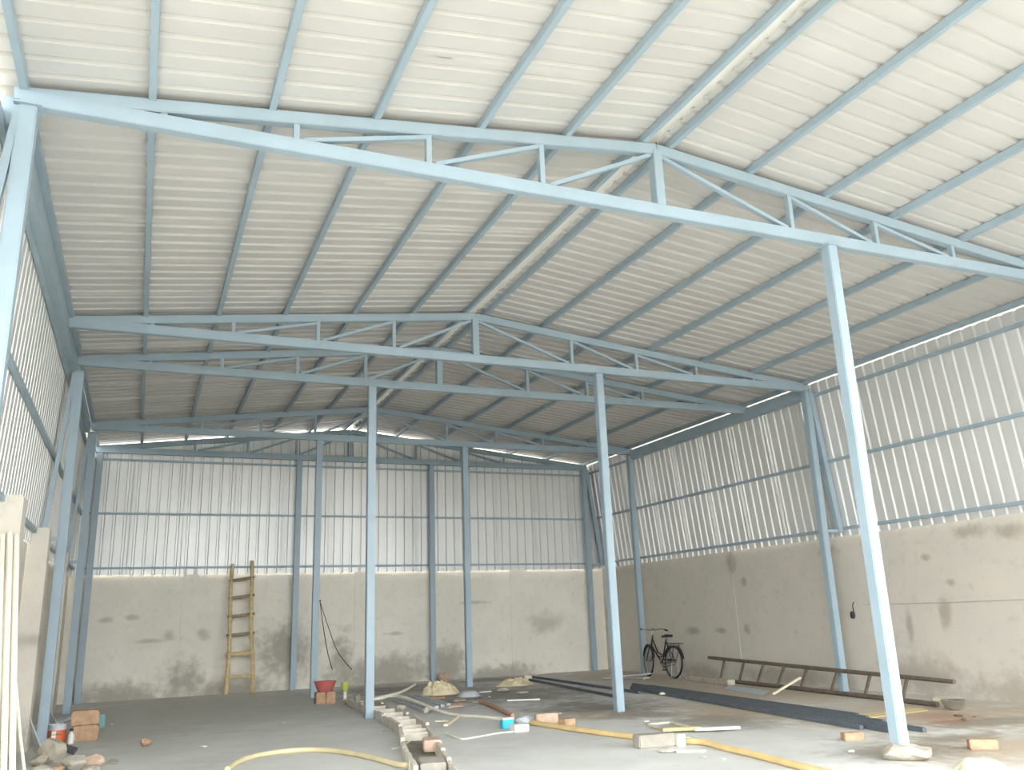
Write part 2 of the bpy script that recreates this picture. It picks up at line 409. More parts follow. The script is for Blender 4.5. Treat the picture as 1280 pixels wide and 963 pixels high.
def column(x, yi, label, group, w=.125, z1=ZE-.06, brace=0, foot=None):
    t = thing('steel_column', label, 'column', (x, yi, 0), group)
    MB().box((x-w/2, yi-w/2, 0), (x+w/2, yi+w/2, z1)).build('shaft', M_STEEL, t, bevel=.009)
    MB().box((x-w*.72, yi-w*.72, z1-.012), (x+w*.72, yi+w*.72, z1)).build('cap_plate', M_STEEL, t)
    if brace:
        wd = .10 if brace > 0 else .055
        xo = (gx_r(2.66)-.03) if brace > 0 else (gx_l(2.66)+.03)
        MB().bar((x+brace*.06, yi-.03, z1-.02), (xo-brace*(wd-.05)/2, yi-.03, 2.6), wd, wd, (0, 1, 0)).build('outrigger_strut', M_STEEL, t, bevel=.003)
        MB().bar((x, yi-.03, 2.62), (xo+brace*.02, yi-.03, 2.62), .05, .05).build('outrigger_foot', M_STEEL, t, bevel=.003)
    return t
GI, GW = 'inner blue posts', 'blue wall columns'
column(6.55, Y[0], 'bright blue steel post standing in a mortar lump at the right front', GI)
column(6.53, Y[1], 'blue steel post under the second truss, left of the bicycle', GI)
column(3.27, Y[2], 'blue steel post in the middle, beside the drain channel of broken slabs', GI)
column(3.26, Y[3], 'blue steel post with black wires tied to it, next to the red basin', GI)
column(6.49, Y[3], 'blue steel post with an upturned pan at its foot', GI)
column(3.24, Y[4], 'blue steel post at the back wall, just right of the bamboo ladder', GI)
column(6.46, Y[4], 'blue steel post at the back wall with a brick at its foot', GI)
column(-1.0, Y[0], 'nearest blue column at the upper left corner of the picture', GW, brace=-1)
column(-1.02, Y[2], 'blue left wall column with an orange tin at its foot', GW, z1=ZE-.16, brace=-1)
column(-1.02, Y[3], 'blue left wall column just beyond the one with the orange tin', GW, z1=ZE-.12, brace=-1)
column(-.98, Y[4]-.02, 'blue column in the far left corner of the shed', GW)
column(10.76, Y[0], 'blue right wall column under the right end of the nearest truss', GW, brace=1)
column(10.76, Y[1], 'blue right wall column with a slanting strut, behind the dark wooden ladder', GW, brace=1)
column(10.76, Y[3], 'blue right wall column behind the bicycle', GW, z1=ZE-.1)
column(10.72, Y[4]-.02, 'blue column in the far right corner of the shed', GW, brace=1)
def eave_beam(x, y0, y1, z0, z1, w, label):
    tag(MB().box((x-w/2, y0, z0), (x+w/2, y1, z1)).build('eave_beam', M_STEEL, bevel=.006), label, 'beam', 'blue eave beams')
eave_beam(-1.125, Y[0]+.08, Y[2]+.07, 4.99, 5.215, .12, 'deep blue eave beam along the left wall between the first and third truss')
eave_beam(-1.125, Y[2]+.09, Y[3]-.08, 5.02, 5.215, .1, 'blue eave beam along the left wall between the third and fourth truss')
eave_beam(10.80, Y[1]+.09, Y[3]+.05, 4.98, 5.19, .1, 'deep blue eave beam along the right wall beyond the strutted column')

# ================================================================ OBJECTS
def rock(name, m, p, size, seed, label, cat, group=None, sink=.1, sub_=2, rough=.35, parent=None):
    """an irregular broken lump resting on the floor"""
    bm = bmesh.new(); bmesh.ops.create_icosphere(bm, subdivisions=sub_, radius=1)
    rnd = random.Random(seed); off = Vector((rnd.uniform(0, 50), rnd.uniform(0, 50), rnd.uniform(0, 50)))
    pl = [(Vector((rnd.gauss(0, 1), rnd.gauss(0, 1), rnd.gauss(0, .8))).normalized(), rnd.uniform(.55, .85)) for _ in range(7)]
    for v in bm.verts:
        v.co *= 1+rough*noise.noise(v.co*1.3+off)
        for n, d in pl:
            k = v.co.dot(n)
            if k > d: v.co -= n*(k-d)*.85
    vs = [Vector((v.co.x*size[0]/2, v.co.y*size[1]/2, v.co.z*size[2]/2)) for v in bm.verts]; fs = [tuple(x.index for x in f.verts) for f in bm.faces]
    bm.free(); rz = Matrix.Rotation(rnd.uniform(0, 6.28), 3, 'Z')
    zmin = min(v.z for v in vs)
    vs = [Vector(p)+rz @ v+Vector((0, 0, -zmin-sink*size[2])) for v in vs]
    vs = [Vector((v.x, v.y, max(v.z, Vector(p).z+.001))) for v in vs]
    mb = MB().add(vs, fs)
    if parent is not None: return mb.build(name, m, parent)
    return tag(mb.build(name, m), label, cat, group)
def brick(name, m, p, size, rz, label, cat='brick', group=None, z=0.0, tilt=0):
    mb = MB(); a, b, c = size
    n = 3
    mb.box((-a/2, -b/2, 0), (a/2, b/2, c))
    M = Matrix.Translation(Vector((p[0], p[1], z+.001)))@Matrix.Rotation(rz, 4, 'Z')@Matrix.Rotation(tilt, 4, 'X')
    mb.xf(M)
    return tag(mb.build(name, m, bevel=min(size)*.09), label, cat, group)
def flat(name, m, pts, th, label, cat, group=None, z=0.001):
    """a flat board lying on the floor from its outline"""
    pts = [Vector((p[0], p[1], (p[2] if len(p) > 2 else 0)+z)) for p in pts]; n = len(pts)
    mb = MB().add(pts+[p+Vector((0, 0, th)) for p in pts], [tuple(range(n))[::-1], tuple(range(n, 2*n))]+[(i, (i+1) % n, n+(i+1) % n, n+i) for i in range(n)])
    return tag(mb.build(name, m, bevel=th*.15), label, cat, group)
def stick(name, m, p, q, w, h, label, cat, group=None):
    return tag(MB().bar(p, q, w, h).build(name, m, bevel=min(w, h)*.12), label, cat, group)
def hose(name, m, px, r, label, cat, group=None, z=None, dz=None):
    pts = []
    for i, (a, b) in enumerate(px):
        p = at(a, b); p.z = r+(dz[i] if dz else 0); pts.append(p)
    return tag(MB().tube(smoothpath(pts, 7), r, 10).build(name, m, smooth=True), label, cat, group)

# ---- bamboo ladder leaning on the back wall
t = thing('bamboo_ladder', 'tall pale bamboo ladder leaning on the back wall', 'ladder', (2.08, 19.62, 0))
fl_, fr_ = Vector((1.82, 19.62, 0)), Vector((2.33, 19.58, 0)); tl_, tr_ = Vector((1.86, 20.07, 2.72)), Vector((2.26, 20.08, 2.79))
for a, b in ((fl_, tl_), (fr_, tr_)):
    pts, rs = [], []
    for k in range(41):
        u = k/40; p = a.lerp(b, u); p.x += .014*sin(u*7+a.x*3); p.z += .02 if k == 0 else 0
        pts.append(p); rs.append((.046-.010*u)*(1.16 if k % 5 == 2 else 1))
    MB().tube(pts, rs, 10).build('rail', M_BAMBOO, t, smooth=True)
for i, z in enumerate((.37, .82, 1.21, 1.60, 1.99, 2.36)):
    u = z/2.72; a = fl_.lerp(tl_, u); b = fr_.lerp(tr_, u); d = (b-a).normalized()
    wide = .06 if i != 1 else .075
    MB().tube([a-d*.06, a.lerp(b, .5)+Vector((0, -.01, -.012)), b+d*.06], [wide*.5, wide*.62, wide*.5], 8).build('rung', M_BAMBOO if i < 2 else M_BAMBOO_OLD, t, smooth=True)
    MB().tube([a+Vector((-.042, 0, .02)), a+Vector((0, -.045, 0)), a+Vector((.042, 0, -.02))], .007, 6).build('lashing', M_DARKWOOD, t, smooth=True)
    MB().tube([b+Vector((-.042, 0, .02)), b+Vector((0, -.045, 0)), b+Vector((.042, 0, -.02))], .007, 6).build('lashing', M_DARKWOOD, t, smooth=True)

# ---- dark wooden ladder on its side along the right wall
t = thing('wooden_ladder', 'long dark wooden ladder lying on its side along the right wall', 'ladder', (10.5, 12.4, 0))
b0, b1 = Vector((10.80, 16.0, .035)), Vector((10.06, 9.05, .035)); t0, t1 = Vector((10.94, 15.42, .44)), Vector((10.37, 9.0, .31))
t0 = Vector((10.93, 15.42, .43))
MB().tube([b0, b0.lerp(b1, .5)+Vector((.05, 0, 0)), b1], [.034, .036, .034], 10).build('rail', M_DARKWOOD, t, smooth=True)
MB().tube([t0, t0.lerp(t1, .5)+Vector((.0, 0, -.005)), t1], [.03, .034, .03], 10).build('rail', M_DARKWOOD, t, smooth=True)
def along(p, q, px):                       # how far along the rail the rung of the photograph sits
    lo, hi = 0.0, 1.0
    for _ in range(30):
        u = (lo+hi)/2; d = p.lerp(q, u)-CAM
        if 640+FPX*d.dot(RT)/d.dot(FW) < px: lo = u
        else: hi = u
    return lo
for ptop, pbot in (((906, 826), (899, 846)), ((930, 828), (922, 848)), ((955, 831), (944, 851)), ((981, 834), (969, 855)), ((1009, 837), (998, 859)), ((1047, 840), (1036, 863)), ((1088, 844), (1079, 867)), ((1134, 848), (1127, 872))):
    ut, ub = along(t0, t1, ptop[0]), along(b0, b1, pbot[0])
    pt = t0.lerp(t1, ut); pb = b0.lerp(b1, ub)+Vector((.05*4*ub*(1-ub), 0, 0))
    MB().bar(pb, pt, .035, .05, (0, 1, 0)).build('rung', M_DARKWOOD, t, bevel=.006)
# ---- things round the ladder
brick('kerb_stone', M_CONC, (10.42, 14.75), (.16, 1.7, .10), radians(-7), 'long low broken kerb stone on the floor behind the bicycle wheel', 'stone')
flat('metal_sheet', M_BLUEBOARD, [at(905, 862), at(912, 857.5), at(962, 865), at(952, 870)], .012, 'pale blue sheet lying on the floor below the dark ladder', 'sheet')
stick('wood_strip', M_CREAM, at(966, 868, .02), Vector((10.22, 11.9, .24)), .05, .03, 'short pale wood strip propped slantwise against the dark ladder', 'wood strip')
flat('wood_strip', M_CREAM, [at(1166, 876), at(1168, 873), at(1204, 875), at(1202, 879)], .03, 'small pale board lying behind the shiny metal bowl', 'wood strip')
flat('floor_board', M_PLANK, [at(1048, 897), at(1060, 902), at(1160, 889), at(1150, 886)], .006, 'thin tan board lying flat between dark bars and ladder', 'board')
bp_ = at(1193, 888)
t = thing('metal_bowl', 'shiny round metal bowl on the floor near the right wall', 'bowl', bp_)
bw = MB().lathe([(.05, .0), (.105, .03), (.135, .075), (.148, .12), (.152, .122), (.146, .118), (.13, .075), (.1, .036), (.045, .01)], 28, bp_)
bw.build('body', M_CHROME, t, smooth=True)
MB().tube([bp_+Vector((.15*cos(a), .15*sin(a), .121)) for a in [2*pi*k/28 for k in range(28)]], .006, 6, True).build('rim', M_CHROME, t, smooth=True)
# wall fitting with a wire
wp = Vector((WRX, 11.53, 1.3))
t = thing('hanging_socket', 'small black socket hanging on a cord on the right wall', 'socket', (WRX-.02, 11.53, 1.17))
MB().tube([(WRX-.012, 11.5, 1.42), (WRX-.02, 11.53, 1.36), (WRX-.02, 11.52, 1.27)], .007, 6).build('cord', M_BLACK, t)
MB().lathe([(.012, .11), (.028, .1), (.038, .05), (.03, .0), (.012, -.01)], 12, (WRX-.042, 11.53, 1.16)).build('socket_body', M_BLACK, t, smooth=True)
tag(MB().tube([(WRX-.006, 11.3, 1.375), (WRX-.006, 9.8, 1.36), (WRX-.006, 8.3, 1.365), (WRX-.006, 6.6, 1.37)], .005, 6).build('wall_wire', M_CONC), 'thin grey wire running level along the right wall', 'wire')

# ---- bundle of dark steel bars
WH = ['the rear edge', 'second from the rear', 'third from the rear', 'the longest one', 'right beside the longest', 'third from the front', 'second from the front', 'the front edge']
YEND = [8.9, 8.6, 8.2, 7.45, 7.9, 7.7, 7.5, 8.0]
for k in range(8):
    xa, xb = 9.0-.066*k, 8.40-.105*k                       # x of the bar at y = 14.6 and at y = 8
    gx = lambda y: xb+(xa-xb)*(y-8)/6.6
    ys_ = 14.7+.35*((k*5) % 3)-.12*k
    p, q = Vector((gx(ys_), ys_, .026)), Vector((gx(YEND[k]), YEND[k], .026))
    tag(MB().bar(p, q, .056, .05).build('steel_bar', M_DARKSTEEL, bevel=.005), 'long dark steel bar in the bundle on the right floor, '+WH[k], 'steel bar', 'dark steel bars bundled on the floor')
for k, (a, b, lab) in enumerate((((660, 847), (712, 856), 'rear'), ((662, 851.5), (771, 873), 'front'))):
    p, q = at(*a), at(*b)
    if k == 0: q = at(800, 868)
    p.z = q.z = .025
    tag(MB().bar(p, q, .055, .045).build('steel_bar', M_DARKSTEEL, bevel=.005), 'thin dark steel bar on the floor near the crumpled beige sheet, the '+lab+' of two', 'steel bar', 'pair of thin bars near the back')
rock('paper_scrap', M_WHITE, at(828, 869, .055)+Vector((0, 0, 0)), (.12, .08, .04), 21, 'small white scrap on the end of the steel bar bundle', 'scrap', sink=0)
for k, (a, b) in enumerate((((752, 849), (812, 849)), ((757, 846), (806, 852)), ((765, 852), (815, 847)))):
    p, q = at(*a), at(*b); p.z = q.z = .02+.03*k
    stick('flat_bar', M_GREYSTEEL, p, q, .05, .02, ['grey flat bar lying beside the bicycle, lowest of three', 'grey flat bar lying beside the bicycle, middle of three', 'grey flat bar lying beside the bicycle, topmost of three'][k], 'flat bar', 'flat bars by the bicycle')

# ---- bicycle
BK = Vector((10.52, 16.64, 0))
t = thing('bicycle', 'old black bicycle with carrier parked by the right wall', 'bicycle', BK)
TL = Matrix.Translation(BK)@Matrix.Rotation(radians(4), 4, 'Y')
def bk(mb, name, m, parent=None, smooth=True, pre=None):
    if pre is not None: mb.xf(pre)
    mb.xf(TL)
    return mb.build(name, m, t, smooth=smooth) if parent is None else sub(mb, name, m, parent, BK, smooth=smooth)
RW = .335
def wheel(yc, pre=None):
    ring = lambda r: [Vector((0, yc+r*cos(a), RW+r*sin(a))) for a in [2*pi*k/36 for k in range(36)]]
    w = bk(MB().tube(ring(RW-.018), .02, 8, True), 'wheel', M_BLACK, None, True, pre)
    bk(MB().tube(ring(RW-.042), .012, 6, True), 'rim', M_ALLOY, w, True, pre)
    bk(MB().tube([(-.05, yc, RW), (.05, yc, RW)], .022, 10), 'hub', M_ALLOY, w, True, pre)
    sp = MB()
    for k in range(24):
        a = 2*pi*k/24; x = .03 if k % 2 else -.03
        sp.tube([(x, yc+.02*cos(a+.8), RW+.02*sin(a+.8)), (0, yc+(RW-.045)*cos(a), RW+(RW-.045)*sin(a))], .0022, 4)
    bk(sp, 'spokes', M_ALLOY, w, False, pre)
    g = MB()
    arc = [Vector((0, yc+(RW+.025)*cos(a), RW+(RW+.025)*sin(a))) for a in [radians(15+k*9) for k in range(18)]]
    if yc > 0: arc = [Vector((0, 2*yc-p.y, p.z)) if False else p for p in arc]
    for i in range(len(arc)-1): g.bar(arc[i], arc[i+1], .055, .004, (arc[i]-Vector((0, yc, RW))).normalized())
    bk(g, 'mudguard', M_BIKE, w, False, pre)
STEER = Matrix.Translation((0, .42, 0))@Matrix.Rotation(radians(-14), 4, 'Z')@Matrix.Translation((0, -.42, 0))
wheel(-.50); wheel(.55, STEER)
fr = MB()
BBp, ST, HT, HB, RA = Vector((0, -.05, .30)), Vector((0, -.22, .80)), Vector((0, .33, .86)), Vector((0, .37, .66)), Vector((0, -.50, RW))
fr.tube([BBp, ST], .016); fr.tube([BBp.lerp(ST, .32), Vector((0, .12, .52)), HT-Vector((0, 0, .05))], .015); fr.tube([BBp, HB], .017); fr.tube([HT+Vector((0, -.01, .03)), HB+Vector((0, .01, -.03))], .02)
for x in (-.05, .05): fr.tube([BBp, RA+Vector((x, 0, 0))], .01); fr.tube([ST-Vector((0, 0, .05)), RA+Vector((x, 0, 0))], .009)
bk(fr, 'frame', M_BIKE)
fk = MB()
for x in (-.055, .055): fk.tube([HB+Vector((x*.6, .0, -.02)), Vector((x, .47, .45)), Vector((x, .55, RW))], .012)
fk.tube([HB+Vector((-.035, 0, -.02)), HB+Vector((.035, 0, -.02))], .015)
bk(fk, 'fork', M_BIKE, None, True, STEER)
hb = MB(); hb.tube([HT, HT+Vector((0, -.01, .12))], .014)
c = HT+Vector((0, -.01, .13)); hb.tube(smoothpath([c+Vector((-.29, -.17, .0)), c+Vector((-.24, -.02, .03)), c+Vector((-.12, .06, .01)), c, c+Vector((.12, .06, .01)), c+Vector((.24, -.02, .03)), c+Vector((.29, -.17, .0))], 5), .012)
h = bk(hb, 'handlebar', M_ALLOY, None, True, STEER)
for x in (-1, 1): bk(MB().tube([c+Vector((x*.272, -.10, .015)), c+Vector((x*.295, -.20, -.004))], .018), 'grip', M_BLACK, h, True, STEER)
bk(MB().lathe([(.0, -.02), (.035, -.015), (.04, .0), (.03, .018), (.0, .022)], 14, c+Vector((.05, .08, .03))), 'bell', M_CHROME, h, True, STEER)
sd = MB(); s0 = ST+Vector((0, -.01, .03)); sd.tube([ST, s0], .013)
sp_ = bk(sd, 'seat_post', M_ALLOY)
se = MB().add([s0+Vector(v) for v in ((-.03, .16, .0), (.03, .16, .0), (.10, -.10, .02), (-.10, -.10, .02), (-.025, .15, .045), (.025, .15, .045), (.085, -.11, .07), (-.085, -.11, .07))], [(3, 2, 1, 0), (4, 5, 6, 7), (0, 1, 5, 4), (1, 2, 6, 5), (2, 3, 7, 6), (3, 0, 4, 7)])
bk(se, 'saddle', M_BLACK)
cr = MB()
for x in (-.07, 0, .07): cr.tube([(x, -.25, .72), (x, -.75, .72)], .008, 6)
for y in (-.27, -.5, -.74): cr.tube([(-.07, y, .72), (.07, y, .72)], .008, 6)
for x in (-.07, .07): cr.tube([(x, -.62, .72), (x*.8, -.5, RW)], .008, 6)
bk(cr, 'carrier', M_BIKE)
ck = MB(); ck.tube([(.055, -.05, .30), (.075, .04, .16)], .011); ck.tube([(-.055, -.05, .30), (-.075, -.14, .44)], .011); ck.tube([(-.06, -.05, .3), (.06, -.05, .3)], .02)
kk = bk(ck, 'crank', M_ALLOY)
for x, y, z in ((.12, .04, .16), (-.12, -.14, .44)): bk(MB().box((x-.045, y-.035, z-.012), (x+.045, y+.035, z+.012)), 'pedal', M_BLACK, kk, False)
cg = MB()
cg.tube([Vector((.05, -.05+.085*cos(a), .30+.085*sin(a))) for a in [2*pi*k/18 for k in range(18)]], .01, 6, True)
cg.bar((.05, -.05, .375), (.05, -.5, RW+.035), .02, .05); cg.bar((.05, -.05, .225), (.05, -.5, RW-.04), .014, .014)
bk(cg, 'chain_guard', M_BIKE)
sn = MB()
for x in (-1, 1): sn.tube([(x*.06, -.5, RW), (x*.11, -.56, .018)], .01)
sn.tube([(-.11, -.56, .018), (.11, -.56, .018)], .01)
bk(sn, 'kickstand', M_ALLOY)

# ---- drain channel of upright broken slabs beside the middle post
t = thing('drain_channel', 'shallow channel of upright broken cement slabs running from the middle post', 'channel', (3.4, 12, 0))
path = [Vector((3.66, 15.6, 0)), Vector((3.58, 14.3, 0)), Vector((3.52, 13.0, 0)), Vector((3.42, 12.0, 0)), Vector((3.30, 11.05, 0)), Vector((3.08, 10.2, 0)), Vector((2.86, 9.3, 0)), Vector((2.64, 8.3, 0)), Vector((2.45, 7.5, 0))]
rnd = random.Random(3)
for i in range(len(path)-1):
    a, b = path[i], path[i+1]; d = (b-a).normalized(); nrm = Vector((d.y, -d.x, 0))
    segs = 2
    for side in (-1, 1):
        for k in range(segs):
            p = a.lerp(b, k/segs+.01)+nrm*side*.17; q = a.lerp(b, (k+1)/segs-.012)+nrm*side*(.17+rnd.uniform(-.012, .012))
            h_ = rnd.uniform(.09, .13)
            mb = MB().bar(p+Vector((0, 0, h_/2)), q+Vector((0, 0, h_/2)), .045, h_)
            mb.build('side_slab', M_CHAN, t, bevel=.006)
    if i in (1, 2, 3, 4):
        for k in range(2):
            p = a.lerp(b, (k+.5)/2); hh = rnd.uniform(.08, .11)
            MB().bar(p-nrm*.145+Vector((0, 0, hh/2)), p+nrm*.145+Vector((0, 0, hh/2)), .035, hh).build('cross_slab', M_CHAN, t, bevel=.006)
    elif i == 0:
        MB().bar(a.lerp(b, .2)-nrm*.145+Vector((0, 0, .03)), a.lerp(b, .2)+nrm*.145+Vector((0, 0, .03)), .05, .06).build('cross_slab', M_CHAN, t, bevel=.006)
bed = MB()
for i in range(len(path)-1):
    bed.bar(path[i]+Vector((0, 0, .003)), path[i+1]+Vector((0, 0, .003)), .29, .004)
bed.build('channel_bed', M_BED, t)  # darker strip along the channel bottom, between the slabs
brick('brick', M_PINKBRICK, at(540, 941), (.19, .3, .12), radians(-14), 'pinkish brick lying inside the drain channel', z=.02)
brick('cement_block', M_BLOCK, at(540, 966), (.24, .42, .11), radians(-14), 'pale cement block in the nearest end of the channel', 'block')
for k, (a, b, s_) in enumerate(((446, 878, .16), (433, 881, .12), (452, 884, .13), (501, 889, .12))):
    rock('cement_lump', M_CONC, at(a, b), (s_*1.3, s_, s_), 40+k, ['pale cement lump left of the middle post', 'pale cement lump below the green funnel', 'small cement lump touching the middle post', 'small cement lump at the far end of the channel'][k], 'cement lump', 'cement lumps along the channel')
# ---- basin on bricks, funnel on pipe, wires
bp = at(406, 880)
for k in range(2):
    tag(MB().box((bp.x-.17+.175*k, bp.y-.1, .001), (bp.x-.005+.175*k, bp.y+.13, .2)).build('brick', M_BRICK, bevel=.012), 'upright brick under the red basin, '+('left one' if k == 0 else 'right one'), 'brick', 'bricks under the basin')
t = thing('plastic_basin', 'round red plastic basin resting on two bricks', 'basin', (bp.x, bp.y+.02, .201))
MB().lathe([(.12, 0), (.155, .06), (.19, .17), (.195, .172), (.185, .168), (.15, .06), (.11, .012)], 26, (bp.x, bp.y+.02, .201)).build('bowl_body', M_RED, t, smooth=True)
MB().tube([Vector((bp.x+.193*cos(a), bp.y+.02+.193*sin(a), .37)) for a in [2*pi*k/26 for k in range(26)]], .012, 6, True).build('rim', M_RED, t, smooth=True)
cp_ = at(431, 880)
t = thing('pipe_stub', 'short white pipe topped with a lime green funnel', 'pipe', cp_)
MB().tube([cp_, cp_+Vector((.0, 0, .23))], .03, 12).build('pipe', M_WHITEPVC, t, smooth=True)
MB().lathe([(.032, .2), (.05, .215), (.068, .3), (.075, .36), (.07, .362), (.06, .3), (.03, .23)], 18, cp_).build('funnel', M_GREEN, t, smooth=True)
wx = Vector((3.335, 17.62, 1.80))
t = thing('wire_pair', 'two thin black wires tied to the blue post above the basin', 'wire', wx)
MB().tube(smoothpath([wx, Vector((3.37, 17.4, 1.3)), Vector((3.42, 17.2, .85)), Vector((3.5, 17.1, .52))], 6), .008, 6).build('wire', M_BLACK, t, smooth=True)
MB().tube(smoothpath([wx, Vector((3.62, 18.2, 1.32)), Vector((4.0, 19.0, .78)), Vector((4.55, 20.1, .36))], 6), .008, 6).build('wire', M_BLACK, t, smooth=True)
MB().tube([wx+Vector((0, -.03, .02)), wx+Vector((.01, .0, .03)), wx+Vector((0, .04, .015))], .012, 6).build('knot', M_BLACK, t)

# ---- crumpled sacks, pan, bars and rubble in the middle
def crumple(name, m, p, rx, ry, h, seed, label, cat, nx=40, ny=24, wr=1.0):
    mb = MB(); off = Vector((seed*3.7, seed*1.3, 0))
    for j in range(ny+1):
        for i in range(nx+1):
            u, v = i/nx*2-1, j/ny*2-1
            # square to disc
            x = u*sqrt(1-v*v/2); y = v*sqrt(1-u*u/2); r = min(1, sqrt(x*x+y*y))
            q = Vector((x*2.2, y*2.2, 0))+off
            e = 1+.22*noise.noise(q*.8)
            hh = h*(1-r**2.4)*(.75+wr*(.5*noise.noise(q*1.1)+.32*abs(noise.noise(q*3.1))*1.6))+.006
            if r > .999: hh = .002
            mb.v.append(Vector(p)+Vector((x*rx*e, y*ry*e, max(.002, hh))))
    for j in range(ny):
        for i in range(nx):
            a = j*(nx+1)+i; mb.f.append((a, a+1, a+nx+2, a+nx+1))
    o = len(mb.v); rim = [i for i in range(nx+1)]+[(j+1)*(nx+1)-1 for j in range(1, ny+1)]+[ny*(nx+1)+i for i in range(nx-1, -1, -1)]+[j*(nx+1) for j in range(ny-1, 0, -1)]
    mb.f.append(tuple(rim)[::-1])
    return tag(mb.build(name, m, smooth=True), label, cat)
crumple('sack_heap', M_SACK, at(551, 868), .36, .3, .24, 2, 'heap of crumpled beige sacking on the floor near the pan', 'sack')
crumple('crumpled_sheet', M_SACK, at(642, 857), .42, .3, .13, 5, 'flat crumpled beige sheet on the dark floor right of the pan', 'sheet')
rock('cement_lump', M_CREAM, at(659, 851), (.22, .18, .16), 77, 'peaked lump of beige cloth at the end of the crumpled sheet', 'cloth')
pp = at(586, 872)
t = thing('mortar_pan', 'grey metal mortar pan upside down below the blue post', 'pan', pp)
MB().lathe([(.23, .001), (.225, .012), (.16, .085), (.12, .105), (.02, .11)], 26, pp).build('pan_body', M_GREYSTEEL, t, smooth=True)
MB().tube([pp+Vector((.228*cos(a), .228*sin(a), .01)) for a in [2*pi*k/26 for k in range(26)]], .008, 6, True).build('rim', M_ALLOY, t, smooth=True)
bb_ = at(553, 850); brick('brick', M_PINKBRICK, (6.62, 19.75), (.26, .14, .17), .05, 'pinkish brick standing at the back wall behind the sack heap')
for k in range(5):
    p, q = at(490+k*7.5, 877-k*1.4), at(531+k*7.5, 889.5-k*1.6); p.z = q.z = .022
    tag(MB().bar(p, q, .07, .04).build('steel_channel', M_GREYSTEEL, bevel=.005), 'grey steel channel lying beside the sack heap, '+['nearest of five', 'second nearest of five', 'middle one of five', 'fourth of five', 'farthest of five'][k], 'steel channel', 'grey channels on the floor')
for k, (a, b, w, l, m, lab) in enumerate(((533, 892, .16, .13, M_LIGHTCONC, 'whitish cement lump at the end of the grey steel channels'), (568, 886, .34, .07, M_PINKBRICK, 'flat pinkish rubble patch right of the whitish lump'), (575, 877, .42, .06, M_PINKBRICK, 'flat pinkish rubble in front of the mortar pan'), (545, 875, .4, .07, M_BRICK, 'low reddish rubble under the front of the sack heap'), (596, 879, .34, .05, M_CONC, 'thin grey rubble plate near the mortar pan'), (629, 865, .28, .1, M_CONC, 'grey crumpled lump below the crumpled beige sheet'), (652, 867, .34, .04, M_CREAM, 'flat pale rubble right of the grey lump'))):
    rock('rubble', m, at(a, b), (w, w*.7, l), 60+k, lab, 'rubble')
stick('wood_strip', M_WHITE, at(634, 876, .02), at(675, 874.5, .02), .06, .025, 'white strip on the dark floor below the crumpled sheet', 'wood strip')
stick('wood_strip', M_WHITE, at(598, 866, .02), at(613, 864.5, .02), .08, .02, 'short white strip right of the upturned pan', 'wood strip')
stick('wood_strip', M_WHITE, at(568, 850, .02), at(583, 851, .02), .08, .02, 'short white strip left of the post foot at the back', 'wood strip')
stick('wood_strip', M_WHITE, at(668, 843, .02), at(681, 842, .02), .08, .02, 'short white strip at the far end of the thin bars', 'wood strip')
stick('wood_strip', M_CREAM, at(544, 902, .015), at(562, 901.5, .015), .06, .02, 'short level wood strip right of the drain channel', 'wood strip')
stick('wood_strip', M_CREAM, at(557, 907, .02), at(572, 896, .02), .06, .03, 'short slanting wood strip crossing the white conduit', 'wood strip')
# ---- conduits and hoses
hose('white_conduit', M_WHITEPVC, [(446, 885), (462, 879), (480, 876.5), (500, 872), (512, 868), (519, 864.5)], .025, 'short bent white conduit behind the middle post', 'conduit', dz=[.03, .02, .05, .06, .09, .1])
hose('white_conduit', M_WHITEPVC, [(466, 887), (478, 886), (487, 883.5), (505, 885), (530, 890), (560, 894.5), (600, 898.5), (629, 901)], .022, 'long white conduit running right from the middle post', 'conduit', dz=[.13, .14, .14, .14, .08, .0, .0, .0])
hose('white_cable', M_WHITEPVC, [(556, 918), (566, 922), (580, 925), (600, 922), (622, 918), (642, 916)], .01, 'thin white cable curving right of the channel', 'cable')
hose('white_cable', M_WHITEPVC, [(522, 921), (512, 928), (502, 934), (490, 937.5)], .008, 'thin white cable curling left out of the channel', 'cable')
hose('water_hose', M_PALEHOSE, [(284, 966), (300, 955), (325, 947.5), (360, 942.5), (395, 941), (430, 944), (465, 951), (490, 958), (505, 961), (516, 959)], .028, 'pale yellow hose arching across the left foreground floor', 'hose')
hose('water_hose', M_YELLOWHOSE, [(664, 907), (690, 911), (730, 917), (790, 925), (845, 930), (880, 932.5), (905, 939), (945, 948.5), (1000, 963), (1050, 975)], .032, 'thick yellow hose running to the bottom right of the floor', 'hose')
hose('water_hose', M_RUSTHOSE, [(598, 879), (612, 883.5), (628, 891), (641, 898)], .03, 'short rusty orange hose leading to the cyan box', 'hose')
# ---- cyan box and white bag
p = at(634, 911); t = thing('plastic_crate', 'small bright cyan box beside the white bag', 'box', p)
MB().box((p.x-.075, p.y-.05, .001), (p.x+.075, p.y+.07, .11)).build('box_body', M_CYAN, t, bevel=.01)
MB().box((p.x-.08, p.y-.055, .11), (p.x+.08, p.y+.075, .13)).build('lid', M_WHITE, t, bevel=.006)
brick('paper_bag', M_WHITE, at(649, 915), (.2, .16, .09), .1, 'small white bag on the floor right of the cyan box', 'bag')
rock('paper_bag', M_GREYSTEEL, at(655, 905), (.24, .2, .12), 81, 'crumpled grey plastic bag behind the white bag', 'bag')
brick('brick', M_PINKBRICK, at(683, 905), (.30, .14, .13), -.15, 'pale pink brick at the start of the yellow hose')
brick('brick', M_BRICK, at(709, 908), (.18, .14, .09), .2, 'reddish brick lying just right of the pale pink brick')
